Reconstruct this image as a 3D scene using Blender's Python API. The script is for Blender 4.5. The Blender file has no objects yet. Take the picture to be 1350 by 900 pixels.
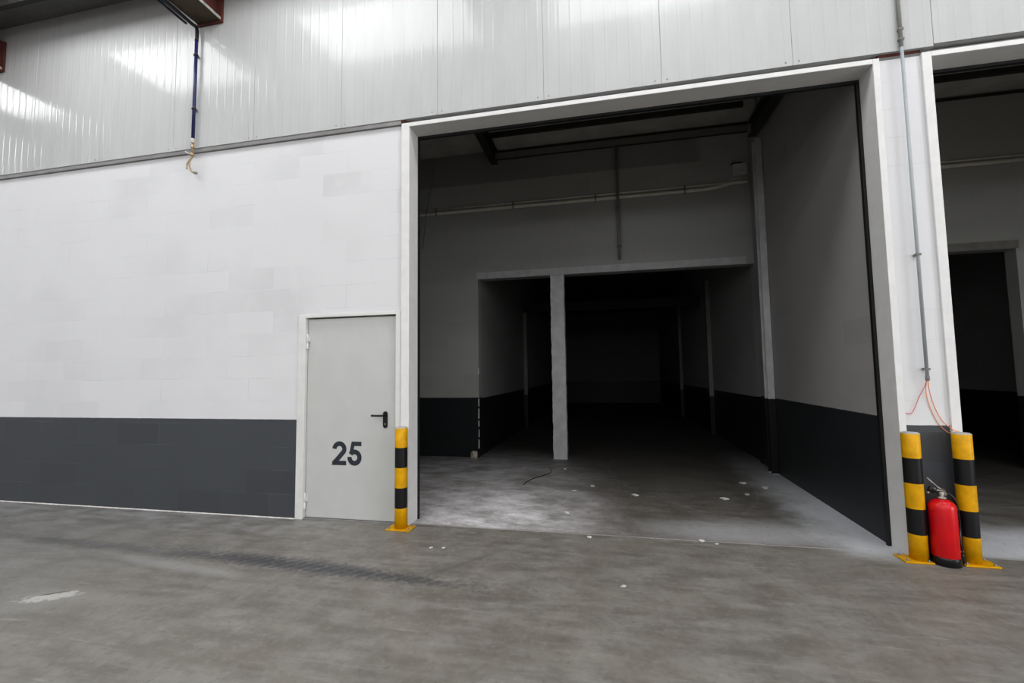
import bpy, bmesh, math, random
from mathutils import Vector, Matrix
random.seed(7)
C = bpy.context.scene.collection
sc = bpy.context.scene
PI = math.pi

# ------------------------------------------------------------------ materials
def srgb(r, g, b):
    f = lambda c: (c/255)/12.92 if c/255 <= .04045 else ((c/255+.055)/1.055)**2.4
    return (f(r), f(g), f(b), 1)

class NT:
    def __init__(s, name):
        s.m = bpy.data.materials.new(name); s.m.use_nodes = True
        s.t = s.m.node_tree; s.b = s.t.nodes['Principled BSDF']
        s.pos = s.n('ShaderNodeNewGeometry').outputs['Position']
    def n(s, typ, **kw):
        nd = s.t.nodes.new(typ)
        for k, v in kw.items(): setattr(nd, k, v)
        return nd
    def put(s, sock, v):
        if hasattr(v, 'is_output'): s.t.links.new(v, sock)
        elif v is not None: sock.default_value = v
    def math(s, op, a, b=None, c=None, clamp=False):
        nd = s.n('ShaderNodeMath', operation=op, use_clamp=clamp)
        for i, v in enumerate((a, b, c)):
            if v is not None: s.put(nd.inputs[i], v)
        return nd.outputs[0]
    def ramp(s, v, a, b, lo=0.0, hi=1.0, smooth=True):
        nd = s.n('ShaderNodeMapRange', interpolation_type='SMOOTHSTEP' if smooth else 'LINEAR')
        s.put(nd.inputs[0], v); nd.inputs[1].default_value = a; nd.inputs[2].default_value = b
        nd.inputs[3].default_value = lo; nd.inputs[4].default_value = hi
        return nd.outputs[0]
    def mix(s, f, a, b, mode='MIX'):
        nd = s.n('ShaderNodeMix', data_type='RGBA', blend_type=mode)
        s.put(nd.inputs[0], f); s.put(nd.inputs[6], a); s.put(nd.inputs[7], b)
        return nd.outputs[2]
    def mapping(s, scale=(1,1,1), rot=(0,0,0), loc=(0,0,0), vec=None):
        nd = s.n('ShaderNodeMapping'); s.put(nd.inputs[0], vec or s.pos)
        nd.inputs[1].default_value = loc; nd.inputs[2].default_value = rot; nd.inputs[3].default_value = scale
        return nd.outputs[0]
    def noise(s, scale, detail=4, rough=.55, vec=None):
        nd = s.n('ShaderNodeTexNoise'); s.put(nd.inputs['Vector'], vec or s.pos)
        nd.inputs['Scale'].default_value = scale; nd.inputs['Detail'].default_value = detail
        nd.inputs['Roughness'].default_value = rough
        return nd.outputs['Fac']
    def xyz(s, vec=None):
        nd = s.n('ShaderNodeSeparateXYZ'); s.put(nd.inputs[0], vec or s.pos); return nd.outputs
    def comb(s, x, y, z):
        nd = s.n('ShaderNodeCombineXYZ')
        for i, v in enumerate((x, y, z)): s.put(nd.inputs[i], v)
        return nd.outputs[0]
    def bump(s, h, strength=.3, dist=.01):
        nd = s.n('ShaderNodeBump'); s.put(nd.inputs['Height'], h)
        nd.inputs['Strength'].default_value = strength; nd.inputs['Distance'].default_value = dist
        s.t.links.new(nd.outputs[0], s.b.inputs['Normal'])
    def out(s, col=None, rough=None, metal=None, spec=None):
        s.put(s.b.inputs['Base Color'], col)
        if rough is not None: s.put(s.b.inputs['Roughness'], rough)
        if metal is not None: s.put(s.b.inputs['Metallic'], metal)
        if spec is not None: s.put(s.b.inputs['Specular IOR Level'], spec)
        return s.m

def plain(name, col, rough=.5, metal=0.0, spec=.5, var=.06, scale=9):
    t = NT(name)
    f = t.ramp(t.noise(scale), .3, .7)
    d = tuple(c*(1-var*2) for c in col[:3])+(1,); l = tuple(min(1, c*(1+var)) for c in col[:3])+(1,)
    return t.out(t.mix(f, d, l), rough, metal, spec)

def block_mat(name, axis, band, white=(.69,.69,.702,1), dark=(.070,.075,.084,1), z0=0.0, upper=None, seed=0.0):
    """painted 60 x 25 block wall, grey below `band`; axis 0: wall runs along x, 1: along y"""
    t = NT(name); p = t.xyz()
    u = p[0] if axis == 0 else p[1]
    v = t.comb(t.math('ADD', u, seed), t.math('SUBTRACT', p[2], z0), 0.0)
    br = t.n('ShaderNodeTexBrick'); t.put(br.inputs['Vector'], v)
    br.offset = .5; br.inputs['Scale'].default_value = 1; br.inputs['Brick Width'].default_value = .6
    br.inputs['Row Height'].default_value = .25; br.inputs['Mortar Size'].default_value = .0035
    br.inputs['Mortar Smooth'].default_value = .4; br.inputs['Bias'].default_value = -.35
    br.inputs['Color1'].default_value = (1,1,1,1); br.inputs['Color2'].default_value = (0,0,0,1)
    br.inputs['Mortar'].default_value = (1,1,1,1)
    tint = t.math('POWER', t.math('SUBTRACT', 1.0, br.outputs['Color']), 1.7)
    patch = t.ramp(t.noise(.55, 2), .40, .62)
    edge = t.ramp(t.noise(4.5, 2), .25, .5, .35, 1)
    amt = t.math('MULTIPLY', t.math('MULTIPLY', tint, patch), edge)
    big = t.ramp(t.noise(1.1, 3), .3, .7)
    w = t.mix(t.math('MULTIPLY', big, .5), white, tuple(c*.95 for c in white[:3])+(1,))
    w = t.mix(t.math('MULTIPLY', amt, .75), w, tuple(c*.70 for c in white[:3])+(1,))
    joint = t.math('MULTIPLY', br.outputs['Fac'], t.ramp(t.noise(1.7, 3), .45, .68))
    w = t.mix(t.math('MULTIPLY', joint, .30), w, tuple(c*.5 for c in white[:3])+(1,))
    d = t.mix(t.math('MULTIPLY', tint, .5), dark, tuple(c*.45 for c in dark[:3])+(1,))
    d = t.mix(t.math('MULTIPLY', big, .25), d, tuple(c*1.25 for c in dark[:3])+(1,))
    d = t.mix(t.math('MULTIPLY', joint, .28), d, tuple(c*2.6 for c in dark[:3])+(1,))
    wob = t.math('MULTIPLY', t.math('SUBTRACT', t.noise(9, 2), .5), .006)
    isw = t.ramp(t.math('ADD', p[2], wob), band-.002, band+.002)
    col = t.mix(isw, d, w)
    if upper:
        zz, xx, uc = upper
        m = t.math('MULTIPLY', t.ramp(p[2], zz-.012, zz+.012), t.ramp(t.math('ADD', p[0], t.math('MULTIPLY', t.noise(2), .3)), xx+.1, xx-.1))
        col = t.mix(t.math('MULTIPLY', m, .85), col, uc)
    t.out(col, t.mix(isw, (.42,.42,.42,1), (.62,.62,.62,1)), 0, .35)
    h = t.math('ADD', t.math('MULTIPLY', br.outputs['Fac'], -1.0), t.math('MULTIPLY', t.noise(55, 4), .35))
    t.bump(h, .16, .006)
    return t.m

M = {}
M['wall'] = block_mat('painted_blockwork', 0, 1.05, seed=.23)
M['wall_back'] = block_mat('painted_blockwork_back', 0, 1.08, white=(.40,.40,.385,1), dark=(.016,.018,.020,1), upper=(5.11, 3.7, (.25,.245,.235,1)), seed=.1)  # white paint darkened, so the bay's dimness sits in the colour
M['wall_side'] = block_mat('painted_blockwork_side', 1, 1.10, white=(.38,.37,.365,1), dark=(.026,.028,.031,1), seed=.4)  # same white paint, darkened to put the bay's shade into it
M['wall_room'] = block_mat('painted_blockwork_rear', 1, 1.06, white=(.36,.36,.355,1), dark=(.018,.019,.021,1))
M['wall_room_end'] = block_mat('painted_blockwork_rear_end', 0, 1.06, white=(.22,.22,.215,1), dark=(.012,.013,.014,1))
M['frame'] = plain('white_painted_steel', (.72,.715,.71,1), .6, 0, .3, .02)
M['frame_grey'] = plain('grey_door_paint', srgb(193,194,192), .36, 0, .5, .015, 4)
M['door_frame'] = plain('pale_frame_paint', (.68,.68,.665,1), .4, 0, .5, .02)
M['black_rubber'] = plain('black_rubber', (.008,.009,.009,1), .5)
M['black_plastic'] = plain('black_plastic', (.006,.006,.008,1), .28)
M['number'] = plain('dark_grey_number', srgb(44,50,58), .5)
M['strip'] = plain('grey_flashing', srgb(136,135,134), .45, 0, .5, .08, 5)
M['yellow'] = plain('safety_yellow', srgb(214,162,0), .45, 0, .3, .07, 14)
M['black'] = plain('safety_black', srgb(18,19,22), .45, 0, .4, .1, 14)
M['cap'] = plain('dusty_cap', srgb(176,174,166), .6, 0, .3, .1, 30)
M['zinc'] = plain('zinc_steel', srgb(150,152,152), .4, .7)
M['red'] = plain('extinguisher_red', srgb(206,16,28), .28, 0, .5, .06, 10)
M['chrome'] = plain('dull_chrome', srgb(150,146,140), .35, .8)
M['conduit'] = plain('grey_conduit', srgb(168,173,176), .45, 0, .4, .03)
M['conduit_mid'] = plain('mid_grey_conduit', srgb(158,158,155), .6, 0, .3, .05)
M['conduit_dark'] = plain('dusty_grey_conduit', srgb(128,126,121), .6, 0, .3, .05)
M['pipe_white'] = plain('dull_white_pipe', srgb(222,219,208), .5, 0, .4, .05)
M['wire_red'] = plain('pale_red_wire', srgb(206,112,104), .5)
M['wire_orange'] = plain('orange_wire', srgb(236,152,106), .5)
M['wire_dark'] = plain('dark_wire', srgb(30,30,30), .5)
M['wire_grey'] = plain('pale_wire', srgb(110,110,105), .5)
M['blue'] = plain('blue_pipe', srgb(44,48,96), .35, 0, .5, .12, 6)
M['navy'] = plain('dark_pipe', srgb(24,27,36), .4, 0, .5, .1, 6)
M['brass'] = plain('weathered_brass', srgb(172,152,120), .45, .45, .5, .15, 40)
M['pale'] = plain('pale_plastic', srgb(205,200,190), .5)
M['primer'] = plain('red_primer', srgb(100,58,52), .7, 0, .3, .15, 9)
M['beam_brown'] = plain('brown_steel', srgb(74,64,50), .6, 0, .3, .2, 7)
M['beam_dark'] = plain('dark_steel', srgb(52,51,49), .6, 0, .3, .15, 7)
M['beam_edge'] = plain('dusty_flange_edge', srgb(178,178,174), .6, 0, .3, .15, 20)
M['rear_grey'] = plain('dim_grey_column', (.24,.235,.22,1), .6)
M['deck'] = plain('dark_roof_deck', srgb(112,112,110), .7, 0, .2, .1, 3)
M['deck_bay'] = plain('bay_ceiling', srgb(195,192,186), .7, 0, .2, .08, 3)
M['hall'] = plain('hall_walls', (.55,.55,.55,1), .7, 0, .3, .05)
M['plaster'] = plain('white_plaster', srgb(225,222,214), .8, 0, .2, .08, 30)
M['lump'] = plain('dirty_plaster', srgb(196,186,168), .85, 0, .2, .2, 25)
M['bead'] = plain('white_floor_bead', srgb(205,202,198), .7, 0, .2, .12, 12)

# ribbed sandwich panel
t = NT('glossy_white_cladding')
pz = t.xyz()
v = t.comb(t.math('MULTIPLY', pz[0], 26.0), t.math('MULTIPLY', pz[2], .35), 0.0)
st = t.noise(1.0, 3, .6, v)
v2 = t.comb(t.math('MULTIPLY', pz[0], 7.0), t.math('MULTIPLY', pz[2], 1.3), 0.0)
t.out(t.mix(t.ramp(t.noise(1.0, 3, .5, v2), .3, .7), (.51,.515,.515,1), (.535,.54,.54,1)), t.ramp(st, .3, .7, .10, .15), 0, .22)
t.bump(st, .13, .010)
M['clad'] = t.m

# concrete floor
def floor_mat():
    t = NT('worn_concrete'); p = t.xyz()
    x, y = p[0], p[1]
    n1 = t.noise(1.6, 5, .6)
    n2 = t.noise(7, 5, .6)
    stv = t.mapping((.9, 4.2, 1), (0, 0, math.radians(-24)))
    n3a = t.noise(2.2, 6, .62, stv)
    n5 = t.noise(3.6, 6, .68)
    n3 = t.math('ADD', t.math('MULTIPLY', n3a, .5), t.math('MULTIPLY', n5, .5))
    nw = t.noise(22, 5, .6)
    nf = t.noise(60, 4, .6)
    warp = t.math('SUBTRACT', n2, .5)
    warp1 = t.math('SUBTRACT', n1, .5)
    def ell(cx, cy, rx, ry, ang=0, soft=.5, w=.5, w2=.3, w3=0.0):
        dx = t.math('SUBTRACT', x, cx); dy = t.math('SUBTRACT', y, cy)
        ca, sa = math.cos(ang), math.sin(ang)
        a = t.math('ADD', t.math('MULTIPLY', dx, ca/rx), t.math('MULTIPLY', dy, sa/rx))
        b = t.math('ADD', t.math('MULTIPLY', dx, -sa/ry), t.math('MULTIPLY', dy, ca/ry))
        r = t.math('SQRT', t.math('ADD', t.math('MULTIPLY', a, a), t.math('MULTIPLY', b, b)))
        r = t.math('ADD', r, t.math('ADD', t.math('MULTIPLY', warp, w), t.math('MULTIPLY', warp1, w2)))
        if w3: r = t.math('ADD', r, t.math('MULTIPLY', t.math('SUBTRACT', nw, .5), w3))
        return t.ramp(r, 1-soft, 1+soft, 1, 0)
    mul = lambda a, b: t.math('MULTIPLY', a, b)
    base = t.mix(t.ramp(n3, .36, .64), (.158,.147,.129,1), (.256,.244,.224,1))
    base = t.mix(mul(t.ramp(n1, .35, .7), .45), base, (.190,.172,.138,1))
    base = t.mix(mul(t.ramp(n2, .52, .75), .28), base, (.30,.295,.29,1))
    # cooler to the left, browner to the right
    base = t.mix(mul(t.ramp(x, .5, -4.5), .45), base, (.158,.162,.170,1))
    inside = t.ramp(y, .03, .10)
    # grey dust close to the wall on the left
    dst = mul(t.ramp(y, -.75, -.05), t.ramp(x, -.2, -1.6))
    base = t.mix(mul(mul(dst, t.ramp(n3, .4, .62)), .55), base, (.33,.33,.335,1))
    # pale scuffs
    sc1 = t.ramp(t.noise(3.0, 5, .65, t.mapping((.5, 5.0, 1), (0, 0, math.radians(-14)), (3, 1, 0))), .60, .72)
    base = t.mix(mul(mul(sc1, t.math('SUBTRACT', 1.0, inside)), .40), base, (.36,.36,.36,1))
    # faint drag lines in the hall
    sc2 = t.ramp(t.noise(2.4, 4, .6, t.mapping((.35, 9.0, 1), (0, 0, math.radians(28)), (0, 5, 0))), .62, .70)
    base = t.mix(mul(mul(sc2, t.math('SUBTRACT', 1.0, inside)), .22), base, (.31,.31,.31,1))
    # tyre skid
    wave = t.ramp(t.math('SINE', t.math('MULTIPLY', t.math('ADD', x, t.math('MULTIPLY', y, -.9)), 62.0)), -.8, .9, .72, 1)
    for args, k in (((-2.3,-.98,2.4,.07,-.035,.7,.5,.3,1.6), .5), ((-.55,-1.03,.95,.10,-.08,.75,.6,.3,1.6), .85), ((.25,-1.10,.55,.05,-.09,.7,.5,.3,1.6), .5)):
        base = t.mix(mul(mul(ell(*args), wave), k), base, (.060,.062,.070,1))
    base = t.mix(mul(ell(-1.5,-1.22,.6,.06,-.1,.7), .5), base, (.34,.335,.33,1))
    # chipped floor spot
    sp = ell(-1.96,-1.80,.16,.055,.5,.3,.9,.4,3.2)
    base = t.mix(mul(ell(-1.94,-1.83,.32,.15,.4,.6), .3), base, (.32,.315,.30,1))
    base = t.mix(mul(sp, .85), base, (.45,.44,.42,1))
    base = t.mix(mul(ell(-2.0,-1.755,.08,.014,.6,.4,.8,.3,2.5), .8), base, (.09,.07,.05,1))
    base = t.mix(mul(ell(.75,-.75,.35,.03,.9,.8), .3), base, (.09,.09,.095,1))
    # dirt and dust inside the bay, with shade painted in towards the back
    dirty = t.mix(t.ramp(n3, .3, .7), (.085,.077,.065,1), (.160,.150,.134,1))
    dirty = t.mix(t.ramp(y, 2.0, 5.5), dirty, (.035,.033,.030,1))  # deep shade of the bay and rear room put into the floor colour
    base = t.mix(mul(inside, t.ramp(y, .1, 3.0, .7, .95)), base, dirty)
    blot = t.ramp(t.noise(2.6, 7, .7, t.mapping((.8, 1.2, 1))), .30, .66, .30, 1)
    dl = ell(.35,.65,1.15,1.25,.25,.75,.35,.7)
    dl2 = ell(-.3,2.4,1.5,1.5,0,.7,.4,.6)
    dustl = mul(mul(t.math('MAXIMUM', dl, mul(dl2, .75)), blot), inside)
    base = t.mix(mul(dustl, .95), base, (.88,.86,.87,1))
    dr = t.math('SUBTRACT', t.math('ADD', 4.27, mul(y, .02)), x)
    dr = t.math('ADD', dr, t.math('ADD', mul(warp, .25), mul(warp1, .7)))
    dustr = mul(mul(t.ramp(dr, .75, .12), t.ramp(y, 5.2, 1.2)), mul(t.ramp(y, -.25, .15), t.ramp(x, 4.62, 4.42)))
    base = t.mix(mul(dustr, .9), base, (.66,.68,.71,1))
    dr3 = mul(ell(3.3,.35,.95,.32,.05,.7,.5,.6), inside)
    base = t.mix(mul(dr3, .6), base, (.50,.50,.51,1))
    nb = mul(ell(5.6,.35,1.4,.5,0,.6,.5,.6), inside)
    base = t.mix(mul(nb, .85), base, (.64,.65,.68,1))
    # white joint along the portal line
    jl = t.ramp(t.math('ABSOLUTE', t.math('SUBTRACT', t.math('ADD', y, mul(warp, .03)), .055)), .006, .016, 1, 0)
    jl = mul(mul(jl, t.ramp(n1, .30, .55)), t.ramp(x, -.15, -.05))
    base = t.mix(mul(jl, .6), base, (.50,.49,.48,1))
    # wheel arcs
    for cx, cy, r in ((1.2, 2.4, 2.55), (6.2, .9, .75), (4.5, 3.0, 2.6)):
        dx = t.math('SUBTRACT', x, cx); dy = t.math('SUBTRACT', y, cy)
        rr = t.math('SQRT', t.math('ADD', mul(dx, dx), mul(dy, dy)))
        a = t.ramp(t.math('ABSOLUTE', t.math('SUBTRACT', rr, r)), .008, .03, 1, 0)
        base = t.mix(mul(mul(a, t.ramp(n2, .4, .65)), .22), base, (.42,.42,.42,1))
    base = t.mix(mul(t.ramp(nw, .52, .72), .22), base, (.34,.335,.32,1))
    base = t.mix(mul(t.ramp(nw, .45, .28), .30), base, (.085,.08,.072,1))
    base = t.mix(mul(t.ramp(nf, .55, .8), .16), base, (.34,.33,.32,1))
    base = t.mix(mul(t.ramp(nf, .42, .25), .22), base, (.07,.067,.062,1))
    t.out(base, t.ramp(n3, .3, .7, .42, .62), 0, .4)
    t.bump(t.math('ADD', mul(n2, .6), mul(nf, .4)), .12, .01)
    return t.m
M['floor'] = floor_mat()

t = NT('rough_pale_pier'); t.out(t.mix(t.ramp(t.noise(6), .3, .7), (.48,.48,.49,1), (.58,.58,.59,1)), .7, 0, .3); t.bump(t.noise(30, 5), .4, .01); M['pier'] = t.m

# ------------------------------------------------------------------ mesh helpers
class MB:
    def __init__(s): s.bm = bmesh.new(); s.mats = []
    def mi(s, m):
        if m not in s.mats: s.mats.append(m)
        return s.mats.index(m)
    def box(s, a, b, m, bev=0.0, rot=None, at=None):
        vs = []
        for x in (a[0], b[0]):
            for y in (a[1], b[1]):
                for z in (a[2], b[2]):
                    p = Vector((x, y, z))
                    if rot is not None: p = rot @ (p-Vector(at))+Vector(at)
                    vs.append(s.bm.verts.new(p))
        k = s.mi(m); fs = []
        for q in ((0,1,3,2),(4,6,7,5),(0,4,5,1),(2,3,7,6),(0,2,6,4),(1,5,7,3)):
            f = s.bm.faces.new([vs[i] for i in q]); f.material_index = k; fs.append(f)
        if bev:
            es = list({e for f in fs for e in f.edges})
            r = bmesh.ops.bevel(s.bm, geom=es, offset=bev, segments=2, affect='EDGES', profile=.5)
            for f in r['faces']: f.material_index = k
        return fs
    def prism(s, pts, axis, a, b, m):
        """polygon pts in the two other axes, extruded along axis from a to b"""
        def mk(p, v):
            l = list(p); l.insert(axis, v); return s.bm.verts.new(l)
        A = [mk(p, a) for p in pts]; B = [mk(p, b) for p in pts]; k = s.mi(m); n = len(pts); fs = []
        fs.append(s.bm.faces.new(A)); fs.append(s.bm.faces.new(list(reversed(B))))
        for i in range(n): fs.append(s.bm.faces.new([A[i], B[i], B[(i+1) % n], A[(i+1) % n]]))
        for f in fs: f.material_index = k
        return fs
    def lathe(s, prof, m, c=(0,0,0), seg=32, mats=None, rot=None):
        """prof: (r, z) list; mats: material per section"""
        c = Vector(c); rings = []
        for r, z in prof:
            ring = []
            for i in range(seg):
                a = 2*PI*i/seg; p = Vector((r*math.cos(a), r*math.sin(a), z))
                if rot is not None: p = rot @ p
                ring.append(s.bm.verts.new(c+p))
            rings.append(ring)
        for j in range(len(rings)-1):
            k = s.mi(mats[j] if mats else m)
            for i in range(seg):
                f = s.bm.faces.new([rings[j][i], rings[j][(i+1) % seg], rings[j+1][(i+1) % seg], rings[j+1][i]])
                f.material_index = k; f.smooth = True
        k0 = s.mi(mats[0] if mats else m); k1 = s.mi(mats[-1] if mats else m)
        if prof[0][0] > 1e-5: f = s.bm.faces.new(list(reversed(rings[0]))); f.material_index = k0
        if prof[-1][0] > 1e-5: f = s.bm.faces.new(rings[-1]); f.material_index = k1
    def tube(s, pts, r, m, seg=12, rs=None):
        pts = [Vector(p) for p in pts]; n = len(pts); k = s.mi(m); rings = []
        up = None
        for i, p in enumerate(pts):
            d = (pts[min(i+1, n-1)]-pts[max(i-1, 0)]).normalized()
            if up is None:
                up = Vector((0,0,1)) if abs(d.z) < .9 else Vector((1,0,0))
            e1 = d.cross(up).normalized(); e2 = e1.cross(d).normalized(); up = e2
            R = rs[i] if rs else r
            rings.append([s.bm.verts.new(p+(e1*math.cos(2*PI*j/seg)+e2*math.sin(2*PI*j/seg))*R) for j in range(seg)])
        for a, b in zip(rings, rings[1:]):
            for j in range(seg):
                f = s.bm.faces.new([a[j], a[(j+1) % seg], b[(j+1) % seg], b[j]]); f.material_index = k; f.smooth = True
        f = s.bm.faces.new(list(reversed(rings[0]))); f.material_index = k
        f = s.bm.faces.new(rings[-1]); f.material_index = k
    def face(s, pts, m):
        f = s.bm.faces.new([s.bm.verts.new(p) for p in pts]); f.material_index = s.mi(m); return f
    def build(s, name, parent=None, loc=None):
        bmesh.ops.remove_doubles(s.bm, verts=s.bm.verts, dist=1e-6)
        bmesh.ops.recalc_face_normals(s.bm, faces=s.bm.faces)
        me = bpy.data.meshes.new(name)
        o = bpy.data.objects.new(name, me); C.objects.link(o)
        if parent is not None: o.parent = parent
        elif loc is None:      # top-level: origin at the base of the thing
            xs = [v.co for v in s.bm.verts]
            loc = (sum((min(v.x for v in xs), max(v.x for v in xs)))/2, sum((min(v.y for v in xs), max(v.y for v in xs)))/2, min(v.z for v in xs))
        if loc is not None:
            for v in s.bm.verts: v.co -= Vector(loc)
            o.location = loc
        s.bm.to_mesh(me); s.bm.free()
        for m in s.mats: me.materials.append(M[m])
        return o

def smooth(pts, k=8):
    """Catmull-Rom through pts"""
    P = [Vector(p) for p in pts]; P = [P[0]*2-P[1]]+P+[P[-1]*2-P[-2]]; out = []
    for i in range(1, len(P)-2):
        for j in range(k):
            u = j/k; a, b, c, d = P[i-1:i+3]
            out.append(.5*((2*b)+(c-a)*u+(2*a-5*b+4*c-d)*u*u+(3*b-a-3*c+d)*u**3))
    out.append(P[-2]); return out

def empty(name, loc=(0,0,0)):
    o = bpy.data.objects.new(name, None); C.objects.link(o); o.location = loc; o.empty_display_size = .1
    return o
def tag(o, label, cat, group=None):
    o['label'] = label; o['category'] = cat
    if group: o['group'] = group
    return o
def struct(o, label=None, cat=None):
    o['kind'] = 'structure'
    if label: o['label'] = label
    if cat: o['category'] = cat
    return o

# ------------------------------------------------------------------ setting
ZL = 4.17      # underside front edge of the portal lintel
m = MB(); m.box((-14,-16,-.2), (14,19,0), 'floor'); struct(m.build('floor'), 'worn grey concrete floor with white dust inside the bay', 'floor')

# block wall left of the portal, with the door opening
m = MB()
m.box((-14,0,0), (-1.40,.2,4.20), 'wall'); m.box((-1.40,0,2.19), (-.19,.2,4.20), 'wall'); m.box((-.19,.02,0), (-.17,.2,4.20), 'wall')
struct(m.build('wall_left'), 'white painted block wall with a dark grey lower band', 'wall')
m = MB(); m.box((4.30,0,0), (4.62,.2,4.20), 'wall')
struct(m.build('wall_pillar'), 'white block pillar between the two portals with grey base', 'wall')
m = MB(); m.box((9.1,0,0), (14,.2,4.20), 'wall'); struct(m.build('wall_far_right'), 'block wall beyond the right portal', 'wall')
m = MB()
xs = [-14+.2*i for i in range(64)]+[-1.41]
m.prism([(-.002,0),(-.018,0),(-.010,.005),(-.002,.008)], 0, -14, -1.402, 'bead')
struct(m.build('baseboard_left'), 'thin white mortar bead along the foot of the grey wall band', 'baseboard')

# cladding of micro-ribbed sandwich panels (1.13 m each), one continuous wall
def clad(name, xa, xb, z0, z1, yf, first):
    m = MB(); P = []
    seams = []
    s = first
    while s < xb:
        if s > xa: seams.append(s)
        s += 1.13
    edges = [xa]+seams+[xb]
    for a, b in zip(edges, edges[1:]):
        pts = [(a+.0012, yf+.012), (a+.0012, yf+.002), (a+.004, yf)]
        n = max(1, round((b-a)/.113)); st = (b-a)/n
        for i in range(n):
            c = a+st*(i+.5)
            if i: pts += []
            pts += [(c-.014, yf), (c-.005, yf-.0010), (c+.005, yf-.0010), (c+.014, yf)]
        pts += [(b-.004, yf), (b-.0012, yf+.002), (b-.0012, yf+.012)]
        P += pts
    k = m.mi('clad')
    lo = [m.bm.verts.new((x, y, z0)) for x, y in P]; hi = [m.bm.verts.new((x, y, z1)) for x, y in P]
    for i in range(len(P)-1):
        f = m.bm.faces.new([lo[i], lo[i+1], hi[i+1], hi[i]]); f.material_index = k
    # body behind the sheet
    m.box((xa, yf+.012, z0), (xb, yf+.13, z1), 'clad')
    for s in seams:     # fixing screws
        for dx in (-.06, .05):
            m.lathe([(0,-.004),(.006,-.004),(.006,0),(.006,.01)], 'strip', (s+dx, yf, z0+.035), 8, rot=Matrix.Rotation(-PI/2, 3, 'X'))
    return struct(m.build(name), 'glossy white ribbed metal cladding above the block wall', 'wall')
clad('wall_upper', -14, 4.705, 4.25, 6.33, -.032, -14+.672)
clad('wall_upper_right', 4.707, 14, 4.272, 6.33, -.030, 4.707+1.13)

# flashing strip under the cladding
m = MB(); m.box((-14,-.027,4.202), (-.185,.1,4.249), 'strip')
struct(m.build('trim_1'), 'grey steel strip under the cladding above the block wall', 'trim')
m = MB(); m.box((4.30,.0,4.202), (4.62,.1,4.226), 'strip'); m.box((4.30,-.004,4.226), (4.62,.1,4.249), 'primer'); m.box((-.19,-.02,4.222), (-.13,.1,4.249), 'primer')
struct(m.build('trim_2'), 'red primed steel edge above the pillar', 'trim')

def portal(name, xl, xr, wl, wr, label):
    m = MB(); yf = -.022
    m.box((xl-wl, yf, 0), (xl, .2, 4.215), 'frame', .004)
    m.box((xr, yf, 0), (xr+wr, .2, 4.215), 'frame', .004)
    m.box((xl, yf, ZL), (xr, .2, 4.215), 'frame', .004)
    m.box((xl-.01, .02, 4.213), (xr+.01, .12, 4.249), 'strip')
    return struct(m.build(name), label, 'portal frame')
portal('trim_3', -.09, 4.25, .092, .052, 'white steel lining around the wide portal')
portal('trim_4', 4.69, 9.02, .072, .07, 'white steel lining of the portal at the right edge')
def guide(name, xl, xr, label):
    m = MB()
    m.box((xl+.0, .2, 0), (xl+.010, .235, ZL-.02), 'black_rubber')
    m.box((xr-.024, .2, 0), (xr, .235, ZL-.03), 'black_rubber')
    m.box((xl, .2, ZL-.025), (xr, .235, ZL), 'black_rubber')
    return struct(m.build(name), label, 'seal')
guide('trim_5', -.09, 4.25, 'black rubber seal inside the wide portal')
guide('trim_6', 4.69, 9.02, 'black rubber seal inside the right portal')

# bay behind the portal
YB = 3.65
m = MB()
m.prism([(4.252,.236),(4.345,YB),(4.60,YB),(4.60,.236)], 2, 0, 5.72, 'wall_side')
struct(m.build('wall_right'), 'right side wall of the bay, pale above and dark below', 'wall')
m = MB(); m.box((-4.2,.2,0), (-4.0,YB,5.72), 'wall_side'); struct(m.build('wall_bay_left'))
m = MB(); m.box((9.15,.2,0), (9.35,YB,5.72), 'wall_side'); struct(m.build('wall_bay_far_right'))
m = MB(); m.box((-14,.2,0), (-13.8,19,5.72), 'wall_room'); m.box((13.8,.2,0), (14,19,5.72), 'wall_room'); struct(m.build('wall_bay_outer'))
m = MB(); m.box((-4.2,.2,4.215), (9.35,.28,5.72), 'deck'); struct(m.build('wall_lintel_inside'))
# back wall with its openings
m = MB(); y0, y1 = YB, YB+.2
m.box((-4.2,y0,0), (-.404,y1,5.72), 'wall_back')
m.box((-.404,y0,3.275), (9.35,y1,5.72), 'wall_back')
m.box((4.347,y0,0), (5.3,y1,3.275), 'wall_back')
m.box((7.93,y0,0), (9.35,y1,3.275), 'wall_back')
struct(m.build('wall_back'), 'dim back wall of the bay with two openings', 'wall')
m = MB(); m.box((-.43,YB-.014,3.278), (4.22,YB-.001,3.40), 'pier'); struct(m.build('trim_10'), 'pale lintel strip above the two dark openings', 'trim')
m = MB(); m.box((5.3,YB-.014,3.278), (7.96,YB-.001,3.40), 'rear_grey'); struct(m.build('trim_11'), 'pale lintel strip seen through the right portal', 'trim')
# ragged pier between the openings
m = MB(); k = m.mi('frame'); k = m.mi('wall_back')
N = 60; L = []; R = []
for i in range(N+1):
    z = 3.275*i/N
    L.append((.953+random.uniform(-.006,.006), z)); R.append((1.197+random.uniform(-.005,.005), z))
m2 = MB()
for i in range(N):
    a = [(L[i][0],y0,L[i][1]),(R[i][0],y0,R[i][1]),(R[i+1][0],y0,R[i+1][1]),(L[i+1][0],y0,L[i+1][1])]
    b = [(p[0], y1, p[2]) for p in a]
    for q in ((a[0],a[1],a[2],a[3]), (b[1],b[0],b[3],b[2]), (a[0],a[3],b[3],b[0]), (a[1],b[1],b[2],a[2])): m2.face(q, 'pier')

struct(m2.build('wall_pier'), 'narrow pale pier with chipped edges between the two dark openings', 'pier')
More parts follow.
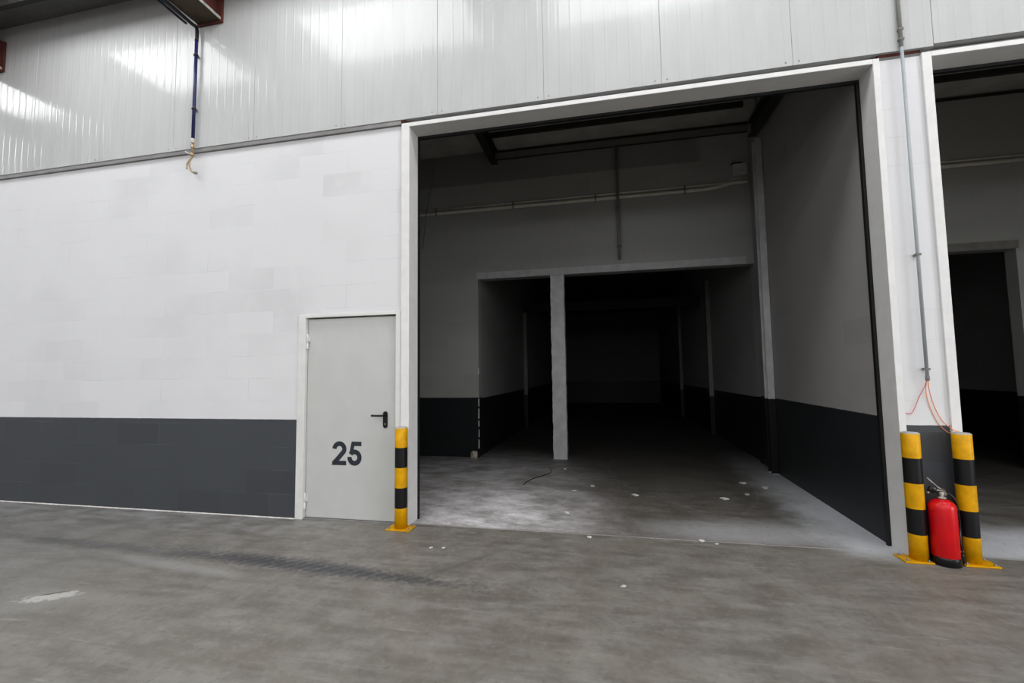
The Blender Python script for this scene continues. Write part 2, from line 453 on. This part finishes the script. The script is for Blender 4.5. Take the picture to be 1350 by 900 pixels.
# chipped plaster at the edge of the left opening
m = MB()
for z0_, z1_ in ((.16,.32),(.36,.50),(.55,.66),(.70,.88),(.92,1.06),(1.5,1.62)):
    m.box((-.412+random.uniform(-.004,.004), y0-.004, z0_), (-.398, y0+.01, z1_), 'plaster')
struct(m.build('trim_7'), 'white chips along the corner of the left opening', 'trim')

# room behind
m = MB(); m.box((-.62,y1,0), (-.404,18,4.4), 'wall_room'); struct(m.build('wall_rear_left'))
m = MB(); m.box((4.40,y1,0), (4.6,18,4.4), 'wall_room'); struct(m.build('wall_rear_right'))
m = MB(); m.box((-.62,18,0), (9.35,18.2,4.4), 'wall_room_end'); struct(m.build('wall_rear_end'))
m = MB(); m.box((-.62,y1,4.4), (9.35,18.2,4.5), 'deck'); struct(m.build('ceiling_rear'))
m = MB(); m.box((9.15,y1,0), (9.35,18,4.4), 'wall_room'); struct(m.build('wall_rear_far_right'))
def rear_column(xa, xb, y, ztop, label):
    m = MB(); m.box((xa, y, 0), (xb, y+.14, .9), 'black'); m.box((xa, y, .9), (xb, y+.14, ztop), 'rear_grey')
    return tag(m.build('rear_column'), label, 'column')
rear_column(-.403, -.30, 8.3, 3.25, 'slim pale column on the left wall seen through the narrow left opening')
rear_column(4.31, 4.399, 7.2, 3.7, 'slim column on the right wall seen deep inside the wide dark opening, the nearer one')
rear_column(4.31, 4.399, 11.5, 3.7, 'faint slim column far back in the wide dark opening, the farther one')
m = MB(); m.box((-.403,8.3,3.26), (4.399,8.5,3.5), 'beam_dark'); tag(m.build('cross_beam'), 'dark cross beam deep inside the rear room, above the slim columns', 'beam')

# bay ceiling
m = MB(); m.box((-4.2,.2,5.72), (9.35,YB+.2,5.82), 'deck_bay'); struct(m.build('ceiling_bay'), 'dim ceiling of the bay', 'ceiling')
m = MB(); m.box((-.02,YB-.02,5.54), (4.34,YB-.001,5.66), 'conduit_dark'); m.box((-.02,YB-.025,5.66),(9.1,YB-.001,5.70),'beam_dark'); m.box((-.02,YB-.025,5.525),(4.34,YB-.001,5.54),'beam_dark')
struct(m.build('trim_8'), 'pale strip at the top of the bay back wall', 'trim')
def ibeam(m, xc, w, ya, yb, zb, zt, mf, mw, me=None, tf=.018):
    m.box((xc-w/2, ya, zb), (xc+w/2, yb, zb+tf), mf); m.box((xc-w/2, ya, zt-tf), (xc+w/2, yb, zt), mf)
    m.box((xc-.008, ya, zb+tf), (xc+.008, yb, zt-tf), mw)
def bay_rafter(xc, zb, ya, yb, zt_, label):
    e = empty('bay_rafter', (xc, (ya+yb)/2, zb))
    m = MB(); ibeam(m, xc, .12, ya, yb, zb, zt_, 'beam_dark', 'beam_dark'); o = m.build('steel_section', e, (0,0,0)); o.matrix_parent_inverse = Matrix.Translation(-e.location)
    for i in range(2):
        y = ya+(yb-ya)*(.55+.3*i)
        m = MB(); m.box((xc-.05, y, zt_+.001 if zt_ < 5.6 else 5.5), (xc-.02, y+.05, 5.718), 'zinc'); o = m.build('cleat', e, (0,0,0)); o.matrix_parent_inverse = Matrix.Translation(-e.location)
    return tag(e, label, 'beam')
bay_rafter(-.05, 5.44, .29, 3.63, 5.715, 'dark steel rafter under the bay ceiling near the left jamb')
bay_rafter(4.185, 5.08, .29, 2.93, 5.31, 'dark steel rafter along the top of the right bay wall')
def purlin(x0_, x1_, y, label):
    m = MB(); m.box((x0_, y, 5.64), (x1_, y+.006, 5.712), 'beam_dark'); m.box((x0_, y+.006, 5.64), (x1_, y+.06, 5.646), 'beam_dark'); m.box((x0_, y, 5.712), (x1_, y+.06, 5.718), 'beam_dark')
    return tag(m.build('purlin'), label, 'beam')
purlin(.02, 4.11, 3.0, 'dark purlin crossing under the bay ceiling between the rafters')
purlin(4.70, 9.1, 3.0, 'dark purlin under the ceiling seen through the right portal')
# column in the far right corner of the bay
e = empty('steel_column', (4.28, 3.02, 0))
m = MB(); m.box((4.225,2.95,0), (4.318,2.962,5.07), 'pier'); m.box((4.225,3.088,0), (4.322,3.10,5.07), 'pier'); m.box((4.266,2.962,0), (4.276,3.088,5.07), 'pier')
o = m.build('upper_section', e, (0,0,0)); o.matrix_parent_inverse = Matrix.Translation(-e.location)
m = MB(); m.box((4.224,2.948,0.01), (4.319,2.9635,1.09), 'black'); m.box((4.224,3.0865,.01), (4.321,3.101,1.09), 'black')
o = m.build('dark_base', e, (0,0,0)); o.matrix_parent_inverse = Matrix.Translation(-e.location)
tag(e, 'pale steel column with a dark foot against the right bay wall beside the wide opening', 'column')

# pipes on the bay back wall
def rel(m, name, e):
    o = m.build(name, e, (0,0,0)); o.matrix_parent_inverse = Matrix.Translation(-e.location); return o
e = empty('water_pipe', (1.5, YB-.05, 4.55))
m = MB(); m.tube(smooth([(-3.95,YB-.05,4.585),(0,YB-.05,4.585),(3.2,YB-.05,4.585),(3.75,YB-.05,4.60),(4.05,YB-.05,4.65),(4.30,YB-.05,4.66)], 6), .030, 'pipe_white'); rel(m, 'lower_pipe', e)
m = MB(); m.tube([(-3.95,YB-.03,4.665),(4.0,YB-.03,4.665),(4.05,YB-.03,4.72),(4.30,YB-.03,4.725)], .016, 'pipe_white', 8); rel(m, 'upper_pipe', e)
for x in (-1.2, .3, 1.8, 3.3):
    m = MB(); m.box((x-.010, YB-.083, 4.553), (x+.010, YB-.001, 4.68), 'conduit_dark'); rel(m, 'pipe_clip', e)
tag(e, 'pair of thin pipes running across the bay back wall above the openings', 'pipe')
e = empty('water_pipe', (7, YB-.05, 4.55))
m = MB(); m.tube([(4.66,YB-.05,4.60),(9.1,YB-.05,4.60)], .030, 'pipe_white'); rel(m, 'lower_pipe', e)
m = MB(); m.tube([(4.66,YB-.03,4.68),(9.1,YB-.03,4.68)], .016, 'pipe_white', 8); rel(m, 'upper_pipe', e)
tag(e, 'thin pipes on the back wall seen through the right portal', 'pipe')
e = empty('wall_conduit', (2.18, YB-.02, 3.46))
m = MB(); m.tube([(2.18,YB-.095,3.46),(2.18,YB-.095,5.5)], .022, 'conduit_dark'); rel(m, 'pipe', e)
for z in (3.7, 4.4, 5.2):
    m = MB(); m.box((2.15,YB-.118,z), (2.21,YB-.001,z+.02), 'conduit_dark'); rel(m, 'pipe_clip', e)
tag(e, 'dark vertical conduit on the bay back wall above the wide opening', 'conduit')
e = empty('junction_box', (4.2, YB-.04, 4.78))
m = MB(); m.box((4.07,YB-.08,4.78), (4.29,YB-.001,4.97), 'pier', .006); rel(m, 'box_body', e)
m = MB(); m.box((4.06,YB-.09,4.97), (4.22,YB-.001,4.985), 'beam_dark'); rel(m, 'box_lid', e)
tag(e, 'pale box high in the right corner of the bay above the pipes', 'box')
m = MB(); m.tube(smooth([(-1.22,YB-.10,5.70),(-1.27,YB-.10,5.2),(-1.36,YB-.10,4.75),(-1.42,YB-.10,4.3),(-1.46,YB-.10,3.9)], 6), .006, 'wire_grey', 6)
tag(m.build('hanging_wire'), 'thin pale wire hanging down the bay back wall near the left jamb', 'wire')

# hall shell behind and above the camera
m = MB(); m.box((-14,-16,6.33), (14,.15,6.43), 'deck'); struct(m.build('ceiling'), 'dark roof deck of the hall', 'ceiling')
m = MB(); m.box((-14,-16.2,0), (14,-16,6.43), 'hall'); struct(m.build('wall_front'))
m = MB(); m.box((-14.2,-16,0), (-14,.2,6.43), 'hall'); struct(m.build('wall_hall_left'))
m = MB(); m.box((14,-16,0), (14.2,.2,6.43), 'hall'); struct(m.build('wall_hall_right'))
m = MB(); m.box((-14,-.50,6.125), (14,-.494,6.329), 'beam_dark'); m.box((-14,-.494,6.125), (14,-.44,6.131), 'beam_dark'); struct(m.build('trim_9'), 'added dark purlin under the hall roof, shading the top of the cladding', 'trim')  # unseen purlin put in to cast shade along the cladding top

def hall_beam(xa, xb, zb, label):
    e = empty('roof_beam', ((xa+xb)/2, -4, zb)); xc = (xa+xb)/2; zt = 6.12; ya, yb = -15.9, -.062
    m = MB(); m.box((xa,ya,zb), (xb-.004,yb,zb+.035), 'beam_brown'); m.box((xb-.004,ya,zb), (xb,yb,zb+.035), 'beam_edge'); rel(m, 'bottom_flange', e)
    m = MB(); m.box((xc-.10,ya,zb+.035), (xc+.10,yb,zt-.02), 'primer'); rel(m, 'web', e)
    m = MB(); m.box((xa,ya,zt-.02), (xb,yb,zt), 'primer'); rel(m, 'top_flange', e)
    m = MB(); m.box((xa-.012,yb+.001,zb-.022), (xb+.014,yb+.024,zt), 'primer'); rel(m, 'end_plate', e)
    return tag(e, label, 'beam')
hall_beam(-2.83, -2.50, 5.785, 'brown steel roof beam with red end plate meeting the cladding above the blue pipe')
hall_beam(-6.36, -6.01, 5.72, 'dark roof beam with red edges cut off at the left edge of the photo')

# ------------------------------------------------------------------ door
e = empty('door_1', (-.775, .05, 0)); struct(e, 'light grey steel door numbered 25 in the white block wall', 'door')
m = MB()
yf = -.012
m.box((-1.40,yf,0), (-1.307,.12,2.19), 'door_frame', .003); m.box((-.243,yf,0), (-.188,.12,2.19), 'door_frame', .003); m.box((-1.307,yf,2.155), (-.243,.12,2.19), 'door_frame', .003)
rel(m, 'door_frame', e)
m = MB(); m.box((-1.307,.0,0), (-.243,.12,.014), 'strip'); rel(m, 'threshold', e)
m = MB(); m.box((-1.303,.028,.018), (-.247,.09,2.143), 'frame_grey', .003)
leaf = rel(m, 'door_leaf', e)
def hinge(z):
    m = MB(); x = -1.300
    m.lathe([(.0,0),(.011,.001),(.012,.006),(.012,.066),(.010,.068),(.010,.071),(.012,.073),(.012,.158),(.008,.170),(0,.172)], 'door_frame', (x,.012,z), 12)
    m.box((x-.022,.0,z+.02), (x,.026,z+.06), 'door_frame'); m.box((x,.016,z+.085), (x+.03,.03,z+.15), 'door_frame')
    return rel(m, 'hinge', e)
hinge(1.81); hinge(.10)
# handle: long oval plate with a lever pointing left
m = MB(); hx, hz = -.372, 1.055
pts = [(hx+.024*math.cos(a), hz+.062+.024*math.sin(a)) for a in [PI*i/10 for i in range(11)]]+[(hx+.024*math.cos(a), hz-.062+.024*math.sin(a)) for a in [PI+PI*i/10 for i in range(11)]]
m.prism(pts, 1, .016, .030, 'black_plastic'); h = rel(m, 'handle_plate', e)
m = MB(); m.tube(smooth([(hx,.018,hz+.046),(hx,-.015,hz+.046),(hx-.018,-.036,hz+.046),(hx-.06,-.042,hz+.046),(hx-.128,-.040,hz+.047)], 6), .0105, 'black_plastic', 12); o = m.build('lever', h, (0,0,0)); o.matrix_parent_inverse = h.matrix_world.inverted()
m = MB(); m.lathe([(0,-.003),(.010,-.003),(.010,.003),(0,.003)], 'chrome', (hx,.014,hz-.045), 14, rot=Matrix.Rotation(PI/2,3,'X')); o = m.build('lock_cylinder', h, (0,0,0))
bpy.context.view_layer.update()
for o in h.children: o.matrix_parent_inverse = h.matrix_world.inverted()
# number 25
def strip_poly(m, pts, w, y, mat):
    P = [Vector((p[0], p[1])) for p in pts]; L, R = [], []
    for i, p in enumerate(P):
        d = (P[min(i+1, len(P)-1)]-P[max(i-1, 0)]).normalized(); n = Vector((-d.y, d.x))
        L.append(p+n*w/2); R.append(p-n*w/2)
    for i in range(len(P)-1):
        q = [L[i], L[i+1], R[i+1], R[i]]
        m.face([(v.x, y, v.y) for v in q], mat)
def poly(m, pts, y, mat): m.face([(p[0], y, p[1]) for p in pts], mat)
ny = .0268
def U(x0_, x1_, z0_, z1_): return lambda u, v: (x0_+(x1_-x0_)*u, z0_+(z1_-z0_)*v)
# digit 2
X0, X1, Z0, Z1 = -.997, -.822, .573, .823
m = MB(); w = .050; cx = (X0+X1)/2+.006; ro = .077; rm = ro-w/2+.005; cz = Z1-rm-w/2
arc = [(cx+rm*1.02*math.cos(a), cz+rm*math.sin(a)) for a in [math.radians(178-12*i) for i in range(0,18)]]
arc += [(X0+.062, Z0+.052), (X0+.022, Z0+.012)]
strip_poly(m, arc, w, ny, 'number')
poly(m, [(X0,Z0),(X1,Z0),(X1,Z0+.046),(X0+.030,Z0+.046)], ny-.0002, 'number')
rel(m, 'door_number', e)
# digit 5
X0, X1, Z0, Z1 = -.810, -.643, .573, .822
m = MB(); r2 = .0575; cx = X1-r2-w/2; cz = Z0+r2+w/2
poly(m, [(X0+.052,Z1),(X1-.004,Z1),(X1-.004,Z1-.046),(X0+.046,Z1-.046)], ny, 'number')
poly(m, [(X0+.050,Z1),(X0+.092,Z1),(X0+.073,Z0+.157),(X0+.060,Z0+.118),(X0+.022,Z0+.118)], ny-.0002, 'number')
arc = [(cx+r2*math.cos(a), cz+r2*math.sin(a)*1.03) for a in [math.radians(143-10.6*i) for i in range(0,32)]]
strip_poly(m, arc, w, ny-.0001, 'number')
rel(m, 'door_number', e)

# ------------------------------------------------------------------ bollards
def bollard(x, y, label, hgt=1.0, pl=(-.125,.125)):
    e = empty('bollard', (x, y, 0)); r = .061
    h = hgt-.012; z = [.012+(h/5)*i for i in range(6)]
    prof, mats = [(r, z[0])], []
    for i in range(5):
        prof += [(r, z[i+1]-.0005), (r, z[i+1])]; mats += [('yellow','black')[i % 2]]*2
    prof = prof[:-2]+[(r, hgt-.006), (r-.005, hgt)]; mats = mats[:-2]+['yellow', 'cap']
    m = MB(); m.lathe(prof, 'yellow', (x,y,0), 40, mats); rel(m, 'post', e)
    m = MB(); m.lathe([(0,hgt-.001),(.052,hgt-.001),(.050,hgt+.004),(0,hgt+.006)], 'cap', (x,y,0), 32); rel(m, 'top_cap', e)
    px, py = x+(pl[0]+pl[1])/2, y; hw = (pl[1]-pl[0])/2
    m = MB(); m.box((px-hw,py-.08,.001), (px+hw,py+.08,.013), 'yellow', .002); rel(m, 'base_plate', e)
    for sx in (-hw+.025, hw-.025):
        for sy in (-.055, .055):
            m = MB(); m.lathe([(0,.012),(.011,.012),(.011,.020),(.006,.020),(.006,.027),(0,.028)], 'zinc', (px+sx,py+sy,0), 6); rel(m, 'bolt', e)
    return tag(e, label, 'bollard', 'yellow and black safety bollards')
bollard(-.135, -.098, 'yellow and black striped bollard beside the grey door at the left jamb', .993)
bollard(4.285, -.086, 'yellow and black striped bollard left of the fire extinguisher', 1.0, (-.135,.0615))
bollard(4.636, -.086, 'yellow and black striped bollard right of the fire extinguisher', 1.0, (-.09,.14))

# ------------------------------------------------------------------ fire extinguisher
ex, ey = 4.441, -.128
e = empty('fire_extinguisher', (ex, ey, 0)); R = .086
m = MB(); m.lathe([(R-.004,.055),(R,.065),(R,.432),(R-.004,.452),(R-.016,.472),(R-.038,.488),(.030,.495),(.026,.499),(0,.500)], 'red', (ex,ey,0), 40); rel(m, 'cylinder', e)
m = MB(); m.lathe([(R-.002,.001),(R+.004,.006),(R+.004,.060),(R+.001,.066),(R-.006,.068)], 'black_plastic', (ex,ey,0), 40); rel(m, 'rubber_foot', e)
m = MB(); m.lathe([(.030,.496),(.032,.500),(.032,.512),(.020,.516),(.020,.545),(.016,.552),(0,.553)], 'chrome', (ex,ey,0), 20)
m.box((ex-.022,ey-.018,.520), (ex+.030,ey+.018,.548), 'chrome', .004); valve = rel(m, 'valve', e)
m = MB(); m.tube(smooth([(ex+.028,ey,.552),(ex-.02,ey,.560),(ex-.075,ey,.545),(ex-.092,ey,.535)],5), .010, 'chrome', 8); rel(m, 'carry_handle', e)
m = MB(); m.tube([(ex+.026,ey,.556),(ex-.018,ey,.580),(ex-.088,ey,.655)], .009, 'chrome', 8, [.010,.009,.006]); rel(m, 'squeeze_lever', e)
m = MB(); m.lathe([(0,-.012),(.024,-.012),(.026,-.006),(.026,.010),(.022,.014),(0,.014)], 'black_plastic', (ex-.060,ey-.005,.596-.03), 20, rot=Matrix.Rotation(PI/2,3,'X'))
m.box((ex-.084,ey-.016,.545), (ex-.036,ey+.016,.572), 'black_plastic', .005); rel(m, 'black_valve_knob', e)
m = MB(); m.tube(smooth([(ex+.026,ey,.535),(ex+.055,ey-.008,.530),(ex+.085,ey-.012,.480),(ex+.098,ey-.012,.380),(ex+.102,ey-.012,.25),(ex+.102,ey-.012,.12),(ex+.103,ey-.012,.06)],7), .0085, 'black_plastic', 10); hose = rel(m, 'hose', e)
m = MB(); m.tube([(ex+.100,ey-.014,.33),(ex+.101,ey-.014,.10)], .006, 'conduit', 8); rel(m, 'pale_hose_rod', e)
m = MB(); m.lathe([(0,0),(.010,.0),(.013,.012),(.013,.062),(.009,.072),(0,.072)], 'black_plastic', (ex+.103,ey-.012,.016), 12); rel(m, 'nozzle', e)
m = MB(); m.box((ex+.078,ey-.018,.098), (ex+.112,ey-.0,.112), 'chrome', .003); rel(m, 'hose_clip', e)
tag(e, 'red fire extinguisher with black foot on the floor between the two right bollards', 'fire extinguisher')

# ------------------------------------------------------------------ pillar conduit and wires
cx = 4.459
e = empty('cable_conduit', (cx, -.05, 1.42))
m = MB(); m.tube([(cx,-.048,1.425),(cx,-.048,4.27)], .0125, 'conduit', 12); rel(m, 'tube', e)
m = MB(); m.tube([(cx,-.048,4.272),(cx,-.050,6.3)], .014, 'conduit_mid', 12); rel(m, 'upper_tube', e)
for z, y2 in ((1.50,-.001), (2.45,-.001), (4.33,-.034), (4.42,-.034)):
    m = MB(); m.box((cx-.019,-.064,z), (cx+.019,-.034,z+.018), 'conduit_dark', .002)
    m.box((cx-.008,-.036,z), (cx+.008,y2,z+.018), 'conduit_dark'); rel(m, 'pipe_clip', e)
m = MB(); m.lathe([(.013,0),(.015,.004),(.015,.035),(.013,.038)], 'conduit_dark', (cx,-.048,1.415), 12); rel(m, 'end_sleeve', e)
tag(e, 'slim grey cable conduit running up the white pillar onto the cladding', 'conduit')
m = MB(); m.tube(smooth([(cx-.002,-.046,1.43),(cx-.012,-.03,1.37),(cx-.05,-.016,1.28),(cx-.085,-.012,1.19),(cx-.115,-.012,1.145),(cx-.165,-.012,1.152),(cx-.19,-.014,1.15)],6), .0028, 'wire_red', 6)
tag(m.build('loose_wire'), 'thin reddish wire end bent left below the conduit on the pillar', 'wire')
m = MB(); m.tube(smooth([(cx+.003,-.046,1.43),(cx+.018,-.03,1.33),(cx+.05,-.016,1.21),(cx+.10,-.014,1.09),(cx+.16,-.03,1.02),(cx+.19,-.05,1.009)],6), .0030, 'wire_orange', 6)
tag(m.build('orange_cable'), 'orange cable curving from the conduit down to the right bollard, the upper of the pair', 'cable')
m = MB(); m.tube(smooth([(cx-.003,-.042,1.425),(cx+.004,-.012,1.32),(cx+.026,-.006,1.20),(cx+.074,-.006,1.07),(cx+.13,-.012,1.0),(cx+.160,-.022,.985)],6), .0024, 'wire_orange', 6)
tag(m.build('orange_cable'), 'thinner orange cable just below its twin between conduit and right bollard', 'cable')

# ------------------------------------------------------------------ blue air pipe with brass tap
px = -2.822
e = empty('air_pipe', (px, -.07, 4.2))
m = MB(); m.tube([(px,-.075,4.345),(px,-.075,5.56)], .018, 'blue', 14); rel(m, 'blue_tube', e)
m = MB(); m.tube(smooth([(px,-.075,5.56),(px,-.075,5.70),(px-.015,-.085,5.745),(px-.035,-.12,5.758),(px-.035,-.25,5.76),(px-.035,-.6,5.76)],6)+[Vector((px-.035,-14,5.76))], .020, 'navy', 12); rel(m, 'dark_tube', e)
m = MB(); m.tube([(px-.075,-.15,5.74),(px-.075,-14,5.74)], .014, 'navy', 8); rel(m, 'thin_side_tube', e)
for z in (4.70, 5.37):
    m = MB(); m.lathe([(.018,0),(.025,0),(.025,.022),(.018,.022)], 'navy', (px,-.075,z), 14); m.box((px-.030,-.09,z+.024), (px+.012,-.055,z+.036), 'pale'); m.box((px-.01,-.055,z), (px+.01,-.0325,z+.02), 'zinc'); rel(m, 'pipe_clip', e)
m = MB(); m.lathe([(.018,0),(.026,.004),(.026,.022),(.018,.026)], 'chrome', (px-.035,-1.0,5.76), 12, rot=Matrix.Rotation(PI/2,3,'X')); rel(m, 'coupling', e); m = MB(); m.lathe([(.018,0),(.032,.004),(.032,.032),(.018,.036)], 'navy', (px-.035,-.45,5.76), 12, rot=Matrix.Rotation(PI/2,3,'X')); rel(m, 'coupling', e)
m = MB(); m.lathe([(.018,0),(.021,.004),(.021,.05),(.018,.056)], 'pale', (px,-.075,4.29), 12); rel(m, 'white_ferrule', e)
m = MB(); m.tube([(px,-.075,4.295),(px,-.075,4.17)], .013, 'brass', 10); m.lathe([(.019,0),(.019,.03)], 'brass', (px,-.075,4.225), 6)
m.lathe([(.012,0),(.022,.006),(.022,.036),(.012,.042)], 'brass', (px,-.075,4.128), 10)
m.tube(smooth([(px,-.075,4.13),(px-.03,-.08,4.07),(px-.028,-.08,4.01),(px+.005,-.08,3.945),(px+.05,-.08,3.92)],5), .010, 'brass', 10)
tap = rel(m, 'brass_tap', e)
bpy.context.view_layer.update()
m = MB(); m.tube([(px,-.08,4.15),(px-.05,-.09,4.165),(px-.085,-.09,4.19)], .008, 'pale', 8); o = m.build('tap_lever', tap, (0,0,0))
m = MB(); m.tube(smooth([(px-.01,-.08,4.10),(px-.055,-.085,4.05),(px-.058,-.085,3.98)],5), .008, 'brass', 8); o2 = m.build('hose_barb', tap, (0,0,0))
m = MB(); m.lathe([(.010,0),(.016,.004),(.016,.03),(.010,.034)], 'zinc', (px+.045,-.08,3.925), 10, rot=Matrix.Rotation(math.radians(110),3,'Y')); o3 = m.build('end_nipple', tap, (0,0,0))
for q in (o, o2, o3): q.matrix_parent_inverse = tap.matrix_world.inverted()
tag(e, 'blue air pipe with brass tap running down the cladding from the roof beam', 'pipe')

# ------------------------------------------------------------------ loose things on the floor
def rock(name, loc, size, mat, seed, rough=.25):
    rnd = random.Random(seed); bm = bmesh.new(); bmesh.ops.create_icosphere(bm, subdivisions=2, radius=1)
    for v in bm.verts:
        k = 1+rnd.uniform(-rough, rough); v.co = Vector((v.co.x*size[0]*k, v.co.y*size[1]*k, max(-.55, v.co.z)*size[2]*k))
    zmin = min(v.co.z for v in bm.verts)
    for v in bm.verts: v.co.z = v.co.z-zmin
    me = bpy.data.meshes.new(name); bm.to_mesh(me); bm.free(); me.materials.append(M[mat])
    o = bpy.data.objects.new(name, me); C.objects.link(o); o.location = loc; o.rotation_euler.z = rnd.uniform(0, 6)
    return o
m = MB()
rnd = random.Random(3); rings = []
for i, (z, r) in enumerate(((.001,.055),(.03,.062),(.07,.060),(.105,.066),(.125,.050))):
    rings.append([m.bm.verts.new((-.475+r*(1+rnd.uniform(-.18,.18))*math.cos(a)*1.0, 3.55+r*.8*(1+rnd.uniform(-.18,.18))*math.sin(a), z+(rnd.uniform(-.012,.012) if i else 0))) for a in [2*PI*j/14 for j in range(14)]])
k = m.mi('lump')
for a, b in zip(rings, rings[1:]):
    for j in range(14): f = m.bm.faces.new([a[j], a[(j+1)%14], b[(j+1)%14], b[j]]); f.material_index = k
m.bm.faces.new(rings[-1]); m.bm.faces.new(list(reversed(rings[0])))
tag(m.build('rubble_lump'), 'dirty white lump of rubble on the floor at the corner of the left opening', 'rubble')
for i, (x, y, s) in enumerate(((1.705,-.02,.026),(1.221,2.87,.03),(1.677,1.851,.045),(2.202,1.484,.05),(3.224,1.479,.055),(3.662,2.318,.05),(1.436,.663,.035),(1.454,1.583,.03),(1.977,-.943,.022),(3.867,2.1,.05),(3.543,1.73,.035),(2.808,.002,.02),(2.693,.054,.03),(.348,-.51,.02),(.46,-.491,.018))):
    o = rock('plaster_crumb', (x, y, 0), (s, s*.75, s*.22), 'bead', i+5)
    tag(o, 'small flat white plaster crumb lying on the concrete floor', 'crumb', 'white plaster crumbs on the floor')
m = MB(); m.tube(smooth([(.985,2.86,.006),(1.03,2.62,.006),(.985,2.44,.006),(.86,2.22,.006),(.77,1.95,.006),(.76,1.78,.006)],6), .005, 'wire_dark', 6)
tag(m.build('loose_wire'), 'thin dark wire lying curled on the bay floor in front of the pier', 'wire')

# ------------------------------------------------------------------ lights: daylight panels in the hall roof, a far clerestory, an added side lamp
def area(name, x, y, z, sx, sy, L, rot=(0,0,0), col=(.985,.99,1)):
    l = bpy.data.lights.new(name, 'AREA'); l.shape = 'RECTANGLE'; l.size = sx; l.size_y = sy
    l.energy = L*sx*sy*PI; l.color = col
    o = bpy.data.objects.new(name, l); C.objects.link(o); o.location = (x, y, z); o.rotation_euler = rot
    return o
for xc, wd in ((-11.0,2.2), (-7.5,2.0), (-4.1,2.2), (-.9,2.3), (2.5,2.3), (5.9,2.2), (9.2,2.2)):
    area('rooflight', xc, -1.20, 6.32, wd, .95, 6.3)
for yc, L in ((-4.6, 4.5), (-8.5, 10.0), (-13, 10.0)):
    for xc in (-11.0, -7.5, -4.1, -.9, 2.5, 5.9, 9.2):
        area('rooflight', xc, yc, 6.32, 2.2, 1.2, L)
area('clerestory', 0, -15.95, 3.6, 22, 1.3, 4.6, (PI/2, 0, PI), (.97,.985,1))

area('added_side_light', 13.9, -7.0, 2.6, 4.5, 6.0, 5.0, (0, PI/2, 0), (.98,.99,1))  # added lamp on the unseen right wall, lifts light on the jambs

w = bpy.data.worlds.new('dim_hall'); sc.world = w; w.use_nodes = True
w.node_tree.nodes['Background'].inputs[0].default_value = (.05,.05,.05,1); w.node_tree.nodes['Background'].inputs[1].default_value = .3

# ------------------------------------------------------------------ camera
cam = bpy.data.cameras.new('camera'); co = bpy.data.objects.new('camera', cam); C.objects.link(co)
cam.sensor_fit = 'HORIZONTAL'; cam.sensor_width = 36; cam.lens = 590.195/1350*36; cam.clip_start = .05; cam.clip_end = 200
rx, rr, rz = math.radians(94.009), math.radians(-.7831), math.radians(11.8066)
co.matrix_world = Matrix.Translation((1.8995,-4.325,1.5242)) @ Matrix.Rotation(rz, 4, 'Z') @ Matrix.Rotation(rx, 4, 'X') @ Matrix.Rotation(rr, 4, 'Z')
sc.camera = co
sc.view_settings.view_transform = 'Standard'; sc.view_settings.look = 'None'; sc.view_settings.exposure = .45; sc.view_settings.gamma = .87
sc.cycles.use_denoising = True; sc.cycles.max_bounces = 10; sc.cycles.diffuse_bounces = 6; sc.cycles.glossy_bounces = 4; sc.cycles.caustics_reflective = False
sc.cycles.sample_clamp_indirect = 4
